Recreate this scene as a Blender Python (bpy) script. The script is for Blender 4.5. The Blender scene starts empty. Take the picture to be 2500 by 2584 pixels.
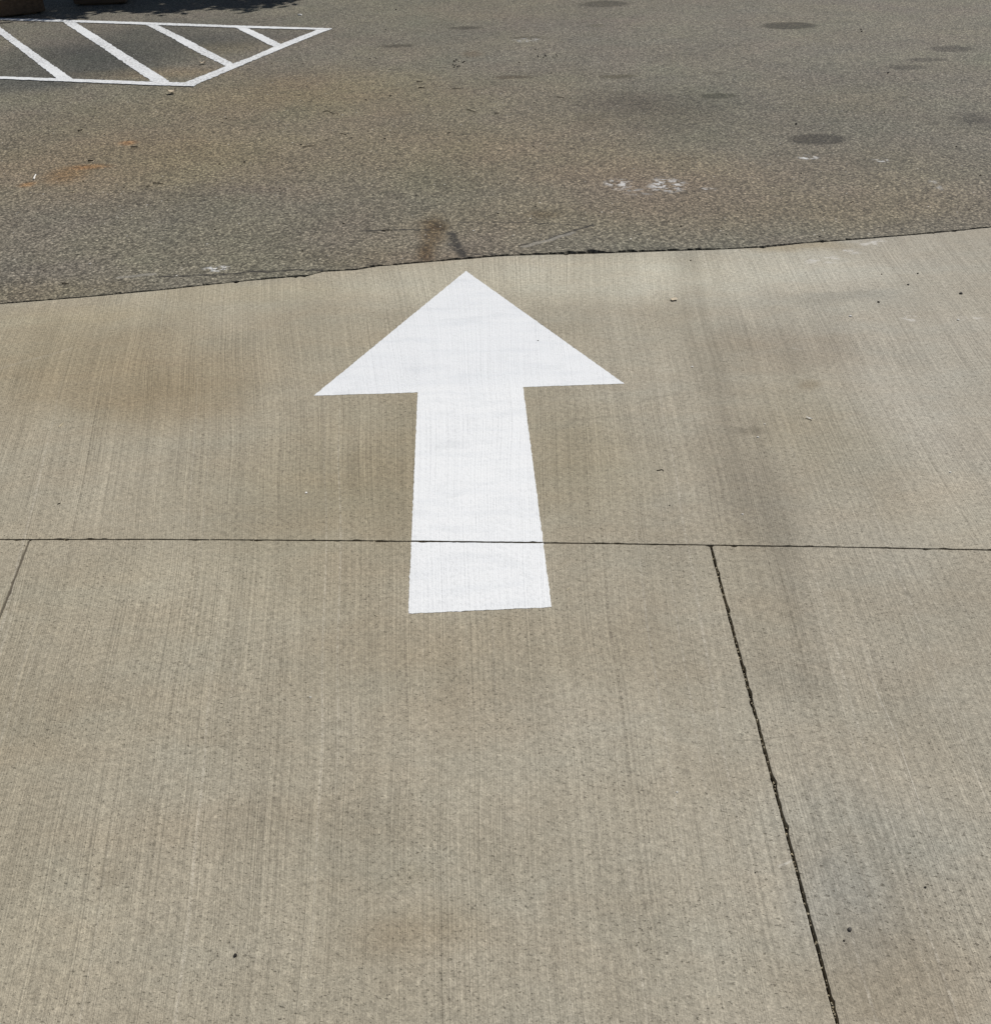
import bpy, bmesh, math, random
from mathutils import Vector, Matrix, noise as mnoise
import numpy as np

random.seed(7)
rng = np.random.default_rng(7)
S = bpy.context.scene
COL = S.collection

# ------------------------------------------------------------------ camera
F, PITCH, ROLL, CAM_H = 2519.4, .6312, -.0274, 1.4194       # focal length in photo pixels (2500 wide)
cp, sp = math.cos(PITCH), math.sin(PITCH)
c_, s_ = math.cos(ROLL), math.sin(ROLL)
FW = Vector((0, cp, -sp))
UP0, RT0 = Vector((0, sp, cp)), Vector((1, 0, 0))
RT, UP = RT0 * c_ + UP0 * s_, UP0 * c_ - RT0 * s_
cam = bpy.data.cameras.new('camera')
co = bpy.data.objects.new('camera', cam)
COL.objects.link(co)
co.matrix_world = Matrix((
    (RT.x, UP.x, -FW.x, 0), (RT.y, UP.y, -FW.y, 0), (RT.z, UP.z, -FW.z, CAM_H), (0, 0, 0, 1)))
cam.sensor_fit = 'HORIZONTAL'
cam.sensor_width = 36
cam.lens = 36 * F / 2500
cam.clip_start, cam.clip_end = .05, 500
S.camera = co

# ------------------------------------------------------------------ sky, sun, exposure
SUN_AZ, SUN_EL = math.radians(42), math.radians(56)          # azimuth clockwise from +Y
w = bpy.data.worlds.new('World')
S.world = w
w.use_nodes = True
wn = w.node_tree
sky = wn.nodes.new('ShaderNodeTexSky')
sky.sky_type = 'NISHITA'
sky.sun_disc = False
sky.sun_elevation, sky.sun_rotation = SUN_EL, SUN_AZ
bg = wn.nodes['Background']
bg.inputs['Strength'].default_value = .05
wn.links.new(sky.outputs[0], bg.inputs[0])
sl = bpy.data.lights.new('sun', 'SUN')
sl.energy = 5.0
sl.angle = math.radians(.5)
sl.color = (1, .97, .92)
so = bpy.data.objects.new('sun', sl)
COL.objects.link(so)
SUN_DIR = Vector((math.sin(SUN_AZ) * math.cos(SUN_EL), math.cos(SUN_AZ) * math.cos(SUN_EL), math.sin(SUN_EL)))
so.rotation_euler = (-SUN_DIR).to_track_quat('-Z', 'Y').to_euler()
so.location = SUN_DIR * 40
S.view_settings.view_transform = 'Standard'
S.view_settings.look = 'None'
S.view_settings.gamma = 1
S.view_settings.exposure = -.22
S.view_settings.use_curve_mapping = False


def g(x, y, z=0.0):
    """point of the ground seen at a pixel of the 2500 x 2584 photograph"""
    d = FW + RT * ((x - 1250) / F) - UP * ((y - 1292) / F)
    t = (z - CAM_H) / d.z
    return Vector((d.x * t, d.y * t, z))


# ------------------------------------------------------------------ object helpers
def tag(o, label=None, cat=None, group=None, kind=None):
    for k, v in (('label', label), ('category', cat), ('group', group), ('kind', kind)):
        if v:
            o[k] = v
    return o


def empty(name, loc=(0, 0, 0)):
    o = bpy.data.objects.new(name, None)
    o.location = loc
    o.empty_display_size = .1
    COL.objects.link(o)
    return o


def link(name, me, mat, parent=None):
    o = bpy.data.objects.new(name, me)
    COL.objects.link(o)
    if mat:
        me.materials.clear()
        me.materials.append(mat)
    if parent:
        o.parent = parent
        o.matrix_parent_inverse = Matrix.Translation(parent.location).inverted()
    return o


def mesh(name, v, f):
    me = bpy.data.meshes.new(name)
    me.from_pydata([tuple(p) for p in v], [], f)
    me.update()
    return me


def from_bm(name, bm):
    bmesh.ops.recalc_face_normals(bm, faces=bm.faces)
    me = bpy.data.meshes.new(name)
    bm.to_mesh(me)
    bm.free()
    return me


# ------------------------------------------------------------------ node helpers
class NT:
    def __init__(self, name):
        self.m = bpy.data.materials.new(name)
        self.m.use_nodes = True
        self.t = self.m.node_tree
        self.b = self.t.nodes['Principled BSDF']
        tc = self.t.nodes.new('ShaderNodeTexCoord')
        self.P = tc.outputs['Object']

    def put(self, sock, v):
        if isinstance(v, bpy.types.NodeSocket):
            self.t.links.new(v, sock)
        elif isinstance(v, (tuple, list, Vector)):
            n = len(sock.default_value)
            sock.default_value = tuple(v) + ((1,) if n == 4 and len(v) == 3 else ())
        else:
            sock.default_value = v

    def n(self, ty, ins=(), out=0, **props):
        nd = self.t.nodes.new('ShaderNode' + ty)
        for k, v in props.items():
            setattr(nd, k, v)
        for k, v in dict(ins).items():
            self.put(nd.inputs[k], v)
        return nd.outputs[out]

    def math(self, op, a, b=0., clamp=False):
        return self.n('Math', {0: a, 1: b}, operation=op, use_clamp=clamp)

    def vm(self, op, a, b=(0, 0, 0), out=0):
        return self.n('VectorMath', {0: a, 1: b}, out, operation=op)

    def noise(self, vec, scale, detail=2., rough=.5, dist=0., col=False):
        return self.n('TexNoise', {'Vector': vec, 'Scale': scale, 'Detail': detail, 'Roughness': rough, 'Distortion': dist}, 1 if col else 0)

    def voro(self, vec, scale, out='Distance', rand=1.):
        return self.n('TexVoronoi', {'Vector': vec, 'Scale': scale, 'Randomness': rand}, out)

    def ramp(self, v, a, b, lo=0., hi=1., smooth=False):
        return self.n('MapRange', {0: v, 1: a, 2: b, 3: lo, 4: hi}, interpolation_type='SMOOTHSTEP' if smooth else 'LINEAR')

    def mix(self, f, a, b, mode='MIX'):
        nd = self.t.nodes.new('ShaderNodeMix')
        nd.data_type, nd.blend_type = 'RGBA', mode
        self.put(nd.inputs[0], f)
        self.put(nd.inputs[6], a)
        self.put(nd.inputs[7], b)
        return nd.outputs[2]

    def scale(self, vec, sc):
        return self.n('Mapping', {'Vector': vec, 'Scale': sc})

    def ellipse(self, vec, c, r, ang=0., soft=.5):
        """1 inside an ellipse on the ground, soft towards its rim"""
        m = self.n('Mapping', {'Vector': vec, 'Location': (c[0], c[1], 0), 'Rotation': (0, 0, ang), 'Scale': (r[0], r[1], 1)}, vector_type='TEXTURE')
        return self.ramp(self.vm('LENGTH', m, out='Value'), 1 + soft, max(0., 1 - soft), 0, 1, True)

    def seg(self, vec, a, b, wd):
        """1 on the line from a to b"""
        d = Vector((b[0] - a[0], b[1] - a[1], 0))
        pa = self.vm('SUBTRACT', vec, (a[0], a[1], 0))
        t = self.math('DIVIDE', self.vm('DOT_PRODUCT', pa, d, 'Value'), d.length_squared, True)
        sc = self.t.nodes.new('ShaderNodeVectorMath')
        sc.operation = 'SCALE'
        sc.inputs[0].default_value = d
        self.put(sc.inputs['Scale'], t)
        return self.ramp(self.vm('DISTANCE', pa, sc.outputs[0], 'Value'), wd, wd * .25, 0, 1, True)

    def after(self, vec, col):
        return self.n('VectorMath', {0: col, 1: (1e-9, 1e-9, 0), 2: vec}, operation='MULTIPLY_ADD')

    def flat(self):
        return self.vm('MULTIPLY', self.P, (1, 1, 0))

    def warp(self, vec, scale, amt, detail=3.):
        nz = self.vm('SUBTRACT', self.noise(vec, scale, detail, .6, col=True), (.5, .5, .5))
        return self.vm('MULTIPLY_ADD', nz, (amt, amt, 0)) if False else self.vm('ADD', vec, self.vm('MULTIPLY', nz, (amt, amt, 0)))

    def bump(self, h, strength, dist, normal=None):
        ins = {'Height': h, 'Strength': strength, 'Distance': dist}
        if normal:
            ins['Normal'] = normal
        return self.n('Bump', ins)

    def finish(self, col, rough, normal=None, spec=.3):
        self.put(self.b.inputs['Base Color'], col)
        self.put(self.b.inputs['Roughness'], rough)
        self.b.inputs['Specular IOR Level'].default_value = spec
        if normal:
            self.put(self.b.inputs['Normal'], normal)
        return self.m


def px_ellipse(cx, cy, hw, hh):
    c, a, b = g(cx, cy), g(cx - hw, cy), g(cx, cy - hh)
    e = g(cx, cy + hh)
    return (c.x, (b.y + e.y) / 2), (abs(c.x - a.x), max(.006, (b.y - e.y) / 2))


# ------------------------------------------------------------------ concrete
def broom_coords(t):
    """u runs across the broom strokes, y along them; strokes fan out away from the camera and wander"""
    P = t.flat()
    xyz = t.t.nodes.new('ShaderNodeSeparateXYZ')
    t.put(xyz.inputs[0], P)
    x, y = xyz.outputs[0], xyz.outputs[1]
    wob = t.noise(P, .9, 2, .45)
    x = t.math('ADD', x, t.math('MULTIPLY', t.math('SUBTRACT', wob, .5), .075))
    y2 = t.math('SUBTRACT', y, 2.)
    tn = t.math('TANH', t.math('MULTIPLY', x, 1.8))
    sl_ = t.math('ADD', t.math('MULTIPLY', t.math('MINIMUM', tn, 0.), .20), t.math('MULTIPLY', t.math('MAXIMUM', tn, 0.), .085))
    u = t.math('SUBTRACT', x, t.math('MULTIPLY', y2, sl_))
    cb = t.t.nodes.new('ShaderNodeCombineXYZ')
    t.put(cb.inputs[0], u)
    t.put(cb.inputs[1], y)
    return P, cb.outputs[0]


def broom_height(t, U):
    a = t.noise(t.scale(U, (400, 1.6, 1)), 1., 1, .5)
    b = t.noise(t.scale(U, (175, .6, 1)), 1., 2, .62)
    c = t.noise(t.scale(U, (22, .5, 1)), 1., 2, .5)
    h = t.math('ADD', t.math('MULTIPLY', a, .9), t.math('MULTIPLY', b, .7))
    return t.math('ADD', h, t.math('MULTIPLY', c, .14)), a, b, c


def concrete():
    t = NT('concrete')
    P, U = broom_coords(t)
    Wp = t.warp(P, 3.2, .16)
    Wf = t.warp(P, 14, .02)
    h, a, b, c = broom_height(t, U)
    # broad tone
    n1 = t.noise(P, 1.1, 4, .6)
    n2 = t.noise(Wp, 4.2, 5, .65)
    col = t.mix(t.ramp(n1, .35, .65), (.308, .279, .220), (.341, .315, .259))
    col = t.mix(t.ramp(n2, .25, .75), t.mix(1., col, (.885, .872, .86), 'MULTIPLY'), t.mix(1., col, (1.085, 1.088, 1.09), 'MULTIPLY'))
    hz = t.noise(t.scale(Wp, (1.6, 4.2, 1)), 1.6, 4, .62)
    col = t.mix(t.ramp(hz, .3, .7), t.mix(1., col, (1.015, .99, .96), 'MULTIPLY'), t.mix(1., col, (.98, 1.0, 1.005), 'MULTIPLY'))
    # warm side on the left, greyer side on the right
    sx = t.t.nodes.new('ShaderNodeSeparateXYZ')
    t.put(sx.inputs[0], Wp)
    col = t.mix(t.ramp(sx.outputs[0], .9, -1.0, 0, .8), col, t.mix(1., col, (.985, .96, .90), 'MULTIPLY'))
    col = t.mix(t.ramp(sx.outputs[0], .2, 1.5, 0, .9), col, t.mix(1., col, (1.0, 1.005, 1.03), 'MULTIPLY'))
    # stains with a shape of their own
    for cx, cy, hw, hh, tint, soft in (
        (330, 960, 330, 110, (.89, .845, .78), .95), (90, 880, 240, 100, (.92, .885, .82), .95), (430, 990, 170, 60, (.91, .87, .81), .9),
        (1900, 1290, 170, 160, (.91, .90, .89), .8),
        (1990, 880, 150, 60, (.90, .87, .85), .7), (2035, 975, 30, 14, (.82, .79, .75), .7), (1890, 1088, 50, 8, (.78, .77, .76), .7),
        (2080, 1100, 150, 150, (.93, .91, .86), .8), (2330, 1010, 200, 120, (1.08, 1.09, 1.11), .7), (2430, 1300, 160, 110, (1.08, 1.07, 1.05), .7),
        (1480, 700, 600, 60, (1.23, 1.255, 1.27), .6), (1900, 700, 420, 60, (1.10, 1.12, 1.14), .7), (2000, 622, 130, 14, (.90, .86, .78), .5),
        (600, 740, 300, 25, (1.05, 1.05, 1.03), .6), (200, 800, 300, 22, (1.06, 1.06, 1.04), .6), (2100, 745, 150, 14, (.86, .87, .88), .7),
        (930, 1230, 330, 170, (.90, .88, .83), .8), (1160, 1120, 330, 330, (.92, .90, .86), .8), (1480, 1170, 120, 120, (.95, .93, .88), .8),
        (1250, 1650, 420, 120, (.94, .91, .87), .8), (1060, 2330, 150, 80, (.88, .85, .81), .85), (1020, 2180, 60, 25, (.88, .87, .85), .7),
        (290, 2170, 45, 26, (.86, .85, .84), .7), (2220, 2130, 200, 170, (.90, .935, .97), .8), (2130, 2290, 130, 120, (.94, .97, 1.02), .6),
        (700, 2080, 300, 60, (.94, .93, .92), .8), (120, 2350, 160, 200, (1.06, 1.06, 1.05), .8), (1900, 1500, 90, 160, (1.07, 1.06, 1.04), .7),
        (560, 1480, 500, 90, (1.05, 1.05, 1.04), .8), (2250, 2450, 250, 120, (.92, .89, .86), .8), (1500, 1950, 250, 120, (1.04, 1.03, 1.02), .8),
    ):
        cc, rr = px_ellipse(cx, cy, hw, hh)
        col = t.mix(t.ellipse(Wp, cc, rr, 0, soft), col, tint, 'MULTIPLY')
    # wheel path: a darker rubbed band with a fairly sharp left side
    band = None
    for p, q, wd in (((1728, 640), (1762, 830), .062), ((1762, 830), (1845, 1080), .085), ((1845, 1080), (1930, 1340), .12), ((1930, 1340), (1990, 1700), .11)):
        m = t.seg(Wf, g(*p), g(*q), wd)
        band = m if band is None else t.math('MAXIMUM', band, m)
    band = t.math('MULTIPLY', band, t.ramp(t.noise(t.scale(U, (45, .8, 1)), 1., 3, .6), .35, .62, .35, 1.))
    col = t.mix(band, col, (.79, .785, .78), 'MULTIPLY')
    # colour in the strokes: dark grooves and pale ridges paint in the relief's light and shade; strokes fade in and out
    rot = t.n('Mapping', {'Vector': t.warp(P, 40, .012, 2), 'Rotation': (0, 0, .62)})
    grain = t.noise(rot, 78, 4, .88)
    amt = t.ramp(t.noise(Wp, 2.3, 3, .6), .3, .7, .3, 1.)
    hs = t.ramp(t.math('ADD', h, t.math('MULTIPLY', t.math('SUBTRACT', grain, .5), .5)), .62, 1.12, .75, 1.23)
    col = t.mix(amt, col, t.n('CombineColor', {0: hs, 1: hs, 2: hs}), 'MULTIPLY')
    groove = t.ramp(t.noise(t.scale(U, (85, .35, 1)), 1., 0, .5), .28, .20)
    groove = t.math('MULTIPLY', groove, t.ramp(grain, .38, .55, .95, .2))
    col = t.mix(t.math('MULTIPLY', groove, .42), col, (.10, .085, .062))
    rid = t.math('MULTIPLY', t.ramp(t.noise(t.scale(U, (80, .35, 1)), 1., 0, .5), .73, .80), t.ramp(grain, .4, .6))
    col = t.mix(t.math('MULTIPLY', rid, .35), col, (.50, .46, .39))
    sw = t.ramp(t.noise(t.scale(U, (11, .28, 1)), 1., 2, .55), .32, .68, .968, 1.032)
    col = t.mix(1., col, t.n('CombineColor', {0: sw, 1: sw, 2: sw}), 'MULTIPLY')
    # torn pits of the broomed paste, longer across the strokes
    dens = t.ramp(t.noise(Wp, 5., 3, .6), .32, .70, .35, 1.)
    pz = t.noise(t.n('Mapping', {'Vector': t.scale(P, (1, 1.5, 1)), 'Rotation': (0, 0, .4)}), 120, 2, .6)
    pit = t.math('MULTIPLY', t.ramp(pz, .385, .31), dens)
    col = t.mix(t.math('MULTIPLY', pit, .74), col, (.085, .072, .052))
    # sand grain
    gr = t.noise(rot, 290, 2, .8)
    gs = t.math('MULTIPLY', t.ramp(gr, .28, .72, .70, 1.30), t.ramp(grain, .3, .7, .70, 1.30))
    col = t.mix(.9, col, t.n('CombineColor', {0: gs, 1: gs, 2: gs}), 'MULTIPLY')
    vs = t.voro(P, 160, 'Color')
    col = t.mix(t.ramp(vs, .993, 1., 0, .8), col, (.78, .76, .70))
    col = t.mix(t.ramp(vs, .010, .0, 0, .75), col, (.07, .06, .05))
    # hairlines and scuffs
    for pts, wd, k in (([(1500, 899), (1575, 904), (1659, 916)], .0028, .3), ([(1420, 880), (1500, 900)], .003, .3),
                       ([(1596, 1021), (1630, 1008), (1705, 994), (1750, 991)], .005, .2), ([(1850, 1863), (1915, 1868), (2010, 1858)], .002, .5),
                       ([(0, 930), (90, 905), (180, 880)], .010, -.1), ([(1965, 2190), (1985, 2182), (2000, 2172)], .003, -.5),
                       ([(60, 1290), (100, 1160), (118, 1080)], .006, .22), ([(1400, 1090), (1450, 1060), (1560, 1050)], .012, .18),
                       ([(2190, 1700), (2260, 1850), (2300, 1970), (2345, 2100)], .0014, -.45)):
        for p, q in zip(pts, pts[1:]):
            m = t.seg(P if wd < .0018 else Wf, g(*p), g(*q), wd)
            col = t.mix(t.math('MULTIPLY', t.math('MULTIPLY', m, t.ramp(grain, .35, .6, .3, 1.)), abs(k)), col, (.08, .07, .055) if k > 0 else (.55, .52, .46))
    sc = t.ramp(t.noise(t.scale(P, (22, 36, 1)), 1., 4, .7), .50, .60)
    for cx, cy, hw, hh in ((2080, 655, 50, 10), (2195, 612, 35, 9), (2140, 634, 30, 6), (2300, 803, 22, 7), (2440, 803, 30, 6), (2010, 880, 14, 4)):
        cc, rr = px_ellipse(cx, cy, hw, hh)
        col = t.mix(t.math('MULTIPLY', t.math('MULTIPLY', t.ellipse(Wf, cc, rr, 0, .6), sc), .5), col, (.62, .60, .57))
    # relief
    hh_ = t.math('SUBTRACT', h, t.math('MULTIPLY', pit, .9))
    hh_ = t.math('ADD', hh_, t.math('ADD', t.math('MULTIPLY', gr, .8), grain))
    nb = t.bump(t.noise(P, 9, 3, .5), .35, .006)
    nb = t.bump(hh_, .8, .0016, nb)
    return t.finish(col, .88, nb, .25)


# ------------------------------------------------------------------ paint
def paint(name, worn, broomed):
    t = NT(name)
    if broomed:
        P, U = broom_coords(t)
        h, a, b, c = broom_height(t, U)
        gr = t.noise(P, 250, 2, .8)
        Wp = t.warp(P, 8, .06)
        roll = t.noise(t.scale(Wp, (5, 26, 1)), 1., 4, .6)
        col = t.mix(t.ramp(roll, .33, .55), (.675, .688, .702), (.718, .726, .733))
        thin = t.ramp(t.noise(t.scale(Wp, (6, 14, 1)), 1., 5, .7), .54, .70)
        col = t.mix(t.math('MULTIPLY', thin, .5), col, (.57, .585, .60))
        grain = t.noise(t.n('Mapping', {'Vector': t.warp(P, 40, .012, 2), 'Rotation': (0, 0, .62)}), 105, 3, .85)
        sy = t.t.nodes.new('ShaderNodeSeparateXYZ')
        t.put(sy.inputs[0], Wp)
        y_neck = (g(1053.7, 990.2).y + g(1319.5, 977).y) / 2      # head and shaft were rolled on separately
        col = t.mix(t.ramp(sy.outputs[1], y_neck - .01, y_neck + .05, 0, 1), col, (.955, .96, .97), 'MULTIPLY')
        gv = t.math('MULTIPLY', t.ramp(h, .95, .66), t.ramp(grain, .62, .40))
        gv = t.math('MULTIPLY', gv, t.ramp(t.noise(Wp, 4, 3, .6), .35, .65, .35, 1.))
        col = t.mix(t.math('MULTIPLY', t.ramp(grain, .48, .30), .45), col, (.54, .55, .555))
        col = t.mix(t.math('MULTIPLY', gv, .68), col, (.50, .51, .52))
        pit = t.ramp(t.noise(t.scale(U, (170, 420, 1)), 1., 3, .6), .33, .25)
        col = t.mix(t.math('MULTIPLY', pit, .55), col, (.42, .42, .41))
        hh = t.math('ADD', t.math('MULTIPLY', h, .6), t.math('ADD', t.math('MULTIPLY', gr, .6), grain))
        nb = t.bump(hh, .8, .0014)
    else:
        P = t.flat()
        Wp = t.warp(P, 20, .02)
        col = t.mix(t.ramp(t.noise(Wp, 9, 4, .6), .3, .7), (.64, .655, .67), (.72, .73, .735))
        n = t.noise(P, 55, 4, .72)
        area = t.ramp(t.noise(P, 1.6, 3, .6), .38, .58, .15, 1.)
        hole = t.math('MULTIPLY', t.ramp(n, .53, .40), area)
        col = t.mix(t.math('MULTIPLY', hole, worn), col, (.20, .195, .185))
        nb = t.bump(t.voro(P, 150), .6, .003)
    return t.finish(col, .62, nb, .3)


# ------------------------------------------------------------------ asphalt
def asphalt():
    t = NT('asphalt')
    P = t.flat()
    Wp = t.warp(P, 1.7, .35)
    Wf = t.warp(P, 9, .05)
    n1 = t.noise(P, .55, 4, .6)
    n2 = t.noise(Wp, 1.9, 5, .62)
    col = t.mix(t.ramp(n1, .35, .65), (.145, .131, .103), (.166, .150, .116))
    col = t.mix(t.ramp(n2, .28, .72), t.mix(1., col, (.86, .87, .88), 'MULTIPLY'), t.mix(1., col, (1.08, 1.07, 1.05), 'MULTIPLY'))
    hue = t.noise(Wp, 1.3, 3, .6, col=True)
    col = t.mix(.08, col, t.vm('MULTIPLY', hue, (2, 2, 2)), 'MULTIPLY')
    tan, dark, rust = (1.13, 1.075, .96), (.68, .70, .74), (1.30, .95, .66)
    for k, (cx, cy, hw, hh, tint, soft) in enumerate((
        (700, 320, 640, 110, tan, .8), (250, 430, 420, 90, (1.10, 1.03, .93), .8), (800, 230, 330, 60, (1.10, 1.04, .93), .8),
        (1350, 420, 460, 90, (1.10, 1.04, .95), .8), (2050, 470, 520, 80, (1.10, 1.03, .97), .8), (1550, 560, 500, 50, (1.10, 1.05, .98), .8), (360, 185, 200, 14, (1.16, 1.08, .95), .6), (560, 120, 70, 16, (1.12, 1.07, .97), .7),
        (1250, 25, 250, 50, (1.0, .98, .95), .8),
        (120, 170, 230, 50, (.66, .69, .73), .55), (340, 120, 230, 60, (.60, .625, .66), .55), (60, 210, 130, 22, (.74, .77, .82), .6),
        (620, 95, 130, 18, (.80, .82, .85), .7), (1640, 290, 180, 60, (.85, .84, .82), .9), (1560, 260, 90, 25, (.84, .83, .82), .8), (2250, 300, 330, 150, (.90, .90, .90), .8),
        (1900, 120, 500, 90, (1.04, 1.04, 1.04), .8), (600, 640, 640, 80, (1.10, 1.08, 1.05), .8), (2300, 530, 260, 40, (.94, .91, .88), .8),
        (1000, 650, 250, 24, (.92, .88, .84), .7), (100, 740, 200, 26, (.98, .95, .86), .7),
        (166, 440, 44, 20, (1.14, .95, .76), .8), (228, 420, 40, 6, (1.3, .98, .72), .7), (323, 360, 20, 5, (1.30, .95, .70), .8), (68, 466, 17, 6, (1.3, .96, .68), .8),
        (1090, 590, 28, 40, (.70, .60, .47), .8), (1074, 640, 22, 24, (.66, .56, .44), .7), (1106, 573, 24, 7, (.52, .46, .38), .8), (1082, 560, 26, 5, (.62, .57, .50), .8),
        (1991, 64, 72, 9, (.40, .39, .37), .18), (2398, 123, 58, 8, (.54, .53, .53), .22), (2335, 150, 50, 5, (.58, .57, .57), .4),
        (2286, 169, 46, 6, (.58, .58, .58), .3), (1812, 241, 48, 7, (.52, .53, .48), .22), (2063, 351, 72, 14, (.44, .43, .43), .18),
        (1805, 184, 24, 4, (.74, .73, .72), .5), (2459, 300, 45, 16, (.60, .59, .60), .7), (1738, 399, 27, 4, (.74, .73, .71), .6),
        (1175, 70, 40, 4, (.52, .51, .49), .35), (1332, 94, 40, 3.2, (.58, .57, .54), .4), (1002, 115, 42, 4.2, (.52, .51, .49), .35),
        (1526, 9, 62, 8, (.50, .49, .47), .3), (1294, 194, 45, 4.6, (.60, .56, .52), .35), (1559, 192, 45, 4.6, (.62, .61, .54), .35),
        (1507, 64, 20, 4, (.78, .77, .72), .5), (2120, 55, 50, 4, (.78, .78, .77), .6), (1370, 540, 40, 10, (.72, .68, .63), .7),
        (1500, 310, 60, 18, (.86, .84, .82), .8), (1690, 270, 120, 40, (.84, .84, .82), .8), (1190, 136, 25, 8, (.88, .80, .74), .7),
    )):
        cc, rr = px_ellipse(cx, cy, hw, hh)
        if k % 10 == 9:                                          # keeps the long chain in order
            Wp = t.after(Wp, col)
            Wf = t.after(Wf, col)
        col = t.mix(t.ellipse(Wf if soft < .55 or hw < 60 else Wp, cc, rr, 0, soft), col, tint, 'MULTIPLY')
    # aggregate: stones of several sizes in dark binder
    Pa = t.warp(P, 60, .008, 2)
    v1 = t.voro(Pa, 92, 'Color')
    d1 = t.voro(Pa, 92, 'Distance')
    v2 = t.voro(Pa, 180, 'Color')
    d2 = t.voro(Pa, 180, 'Distance')
    gn = t.noise(P, 62, 4, .8)
    s = t.math('MULTIPLY', t.ramp(v1, 0, 1, .44, 1.62), t.ramp(v2, 0, 1, .40, 1.70))
    s = t.math('MULTIPLY', s, t.ramp(d1, .25, .75, 1.16, .60))
    s = t.math('MULTIPLY', s, t.ramp(gn, .3, .7, .58, 1.46))
    col = t.mix(.95, col, t.n('CombineColor', {0: s, 1: s, 2: s}), 'MULTIPLY')
    col = t.mix(t.ramp(v2, .95, .98, 0, .7), col, (.64, .62, .58))
    col = t.mix(t.ramp(v2, .055, .02, 0, .6), col, (.030, .028, .026))
    hv = t.math('MULTIPLY', t.ramp(t.noise(P, 26, 3, .7), .30, .22), .55)
    col = t.mix(hv, col, (.045, .042, .038))
    # cracks
    crack = None
    for pts, wd in (([(1137, 588), (1142, 602), (1147, 616), (1160, 629), (1167, 637), (1180, 648)], .034), ([(1165, 640), (1205, 641), (1245, 640)], .014),
                    ([(400, 699), (522, 694), (617, 686), (720, 683), (807, 680)], .010), ([(900, 583), (960, 582), (1080, 578)], .009),
                    ([(1313, 619), (1377, 603), (1448, 582), (1500, 566)], .008), ([(1160, 560), (1320, 562), (1500, 570)], .006)):
        for p, q in zip(pts, pts[1:]):
            m = t.seg(Wf, g(*p), g(*q), wd)
            crack = m if crack is None else t.math('MAXIMUM', crack, m)
    crack = t.math('MULTIPLY', crack, t.ramp(t.noise(P, 32, 3, .7), .36, .50))
    col = t.mix(t.math('MULTIPLY', crack, .95), col, (.028, .025, .022))
    lg = t.math('MULTIPLY', t.math('MAXIMUM', t.seg(Wf, g(1325, 622), g(1445, 587), .016), t.seg(Wf, g(300, 699), g(385, 692), .016)), .5)
    col = t.mix(lg, col, (.28, .265, .235))
    # white scuffs
    sc = t.ramp(t.noise(t.scale(P, (26, 30, 1)), 1., 4, .65), .49, .56)
    for cx, cy, hw, hh, k in ((1560, 464, 30, 12, .75), (1610, 484, 30, 8, .3), (1682, 466, 42, 16, .7), (1785, 478, 20, 4, .5),
                              (2035, 397, 22, 5, .8), (2225, 404, 18, 5, .6), (550, 678, 32, 6, .8), (1330, 100, 30, 5, .4), (2360, 465, 10, 12, .3)):
        cc, rr = px_ellipse(cx, cy, hw, hh)
        col = t.mix(t.math('MULTIPLY', t.math('MULTIPLY', t.ellipse(Wf, cc, rr, 0, .5), sc), k), col, (.62, .62, .62))
    hgt = t.math('SUBTRACT', 1.4, t.math('ADD', d1, t.math('MULTIPLY', d2, .5)))
    hgt = t.math('ADD', hgt, t.math('MULTIPLY', v1, .5))
    nb = t.bump(t.noise(P, 5, 4, .6), .5, .02)
    nb = t.bump(hgt, .75, .0035, nb)
    return t.finish(col, .82, nb, .3)


def simple(name, a, b, scale=60, rough=.85, bump=.4, dist=.002):
    t = NT(name)
    n = t.noise(t.P, scale, 4, .65)
    return t.finish(t.mix(t.ramp(n, .3, .7), a, b), rough, t.bump(n, bump, dist), .25)


M_CON, M_ASP = concrete(), asphalt()
M_ARROW = paint('arrow_paint', .2, True)
M_LINE = paint('line_paint', .75, False)
M_SOIL = simple('joint_soil', (.020, .017, .013), (.060, .050, .038), 300)
M_SILT = simple('joint_silt', (.075, .064, .048), (.13, .112, .085), 250)
M_EARTH = simple('earth', (.05, .042, .032), (.09, .075, .055), 8)
M_JPAINT = simple('joint_paint', (.30, .30, .30), (.58, .59, .60), 120)
M_TIMBER = None


# ------------------------------------------------------------------ outlines of the setting
def resample(pts, step, lo=-2.3, hi=2.3, coarse=.25):
    """even points along a polyline, fine where the camera looks"""
    out = [Vector(pts[0])]
    for a, b in zip(pts, pts[1:]):
        a, b = Vector(a), Vector(b)
        L, d = (b - a).length, 0.
        while True:
            p = a.lerp(b, d / L)
            d += step if (lo < p.x < hi and p.y > .4) else coarse
            if d >= L:
                break
            out.append(a.lerp(b, d / L))
        out.append(b)
    return out


def ragged(pts, seed, amp, chips=0., chip_d=.003, fine=90):
    """a polyline with small irregularities and chipped spots, moved along its normal (to the left)"""
    r = random.Random(seed)
    acc, L = [0.], 0.
    for a, b in zip(pts, pts[1:]):
        L += (b - a).length
        acc.append(L)
    spots = [(r.uniform(0, L), r.uniform(.004, .014), r.uniform(.3, 1.) * chip_d) for _ in range(int(chips * L))]
    out = []
    for i, p in enumerate(pts):
        a, b = pts[max(0, i - 1)], pts[min(len(pts) - 1, i + 1)]
        d = (b - a).normalized()
        nrm = Vector((-d.y, d.x, 0))
        o = amp * (mnoise.noise((acc[i] * fine, seed * 7.1, 0)) + .8 * mnoise.noise((acc[i] * fine * .28, seed * 3.3, 4)))
        for s0, wd, dp in spots:
            q = abs(acc[i] - s0) / wd
            if q < 1:
                o += dp * (1 - q * q)
        out.append(p + nrm * o)
    return out


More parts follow.
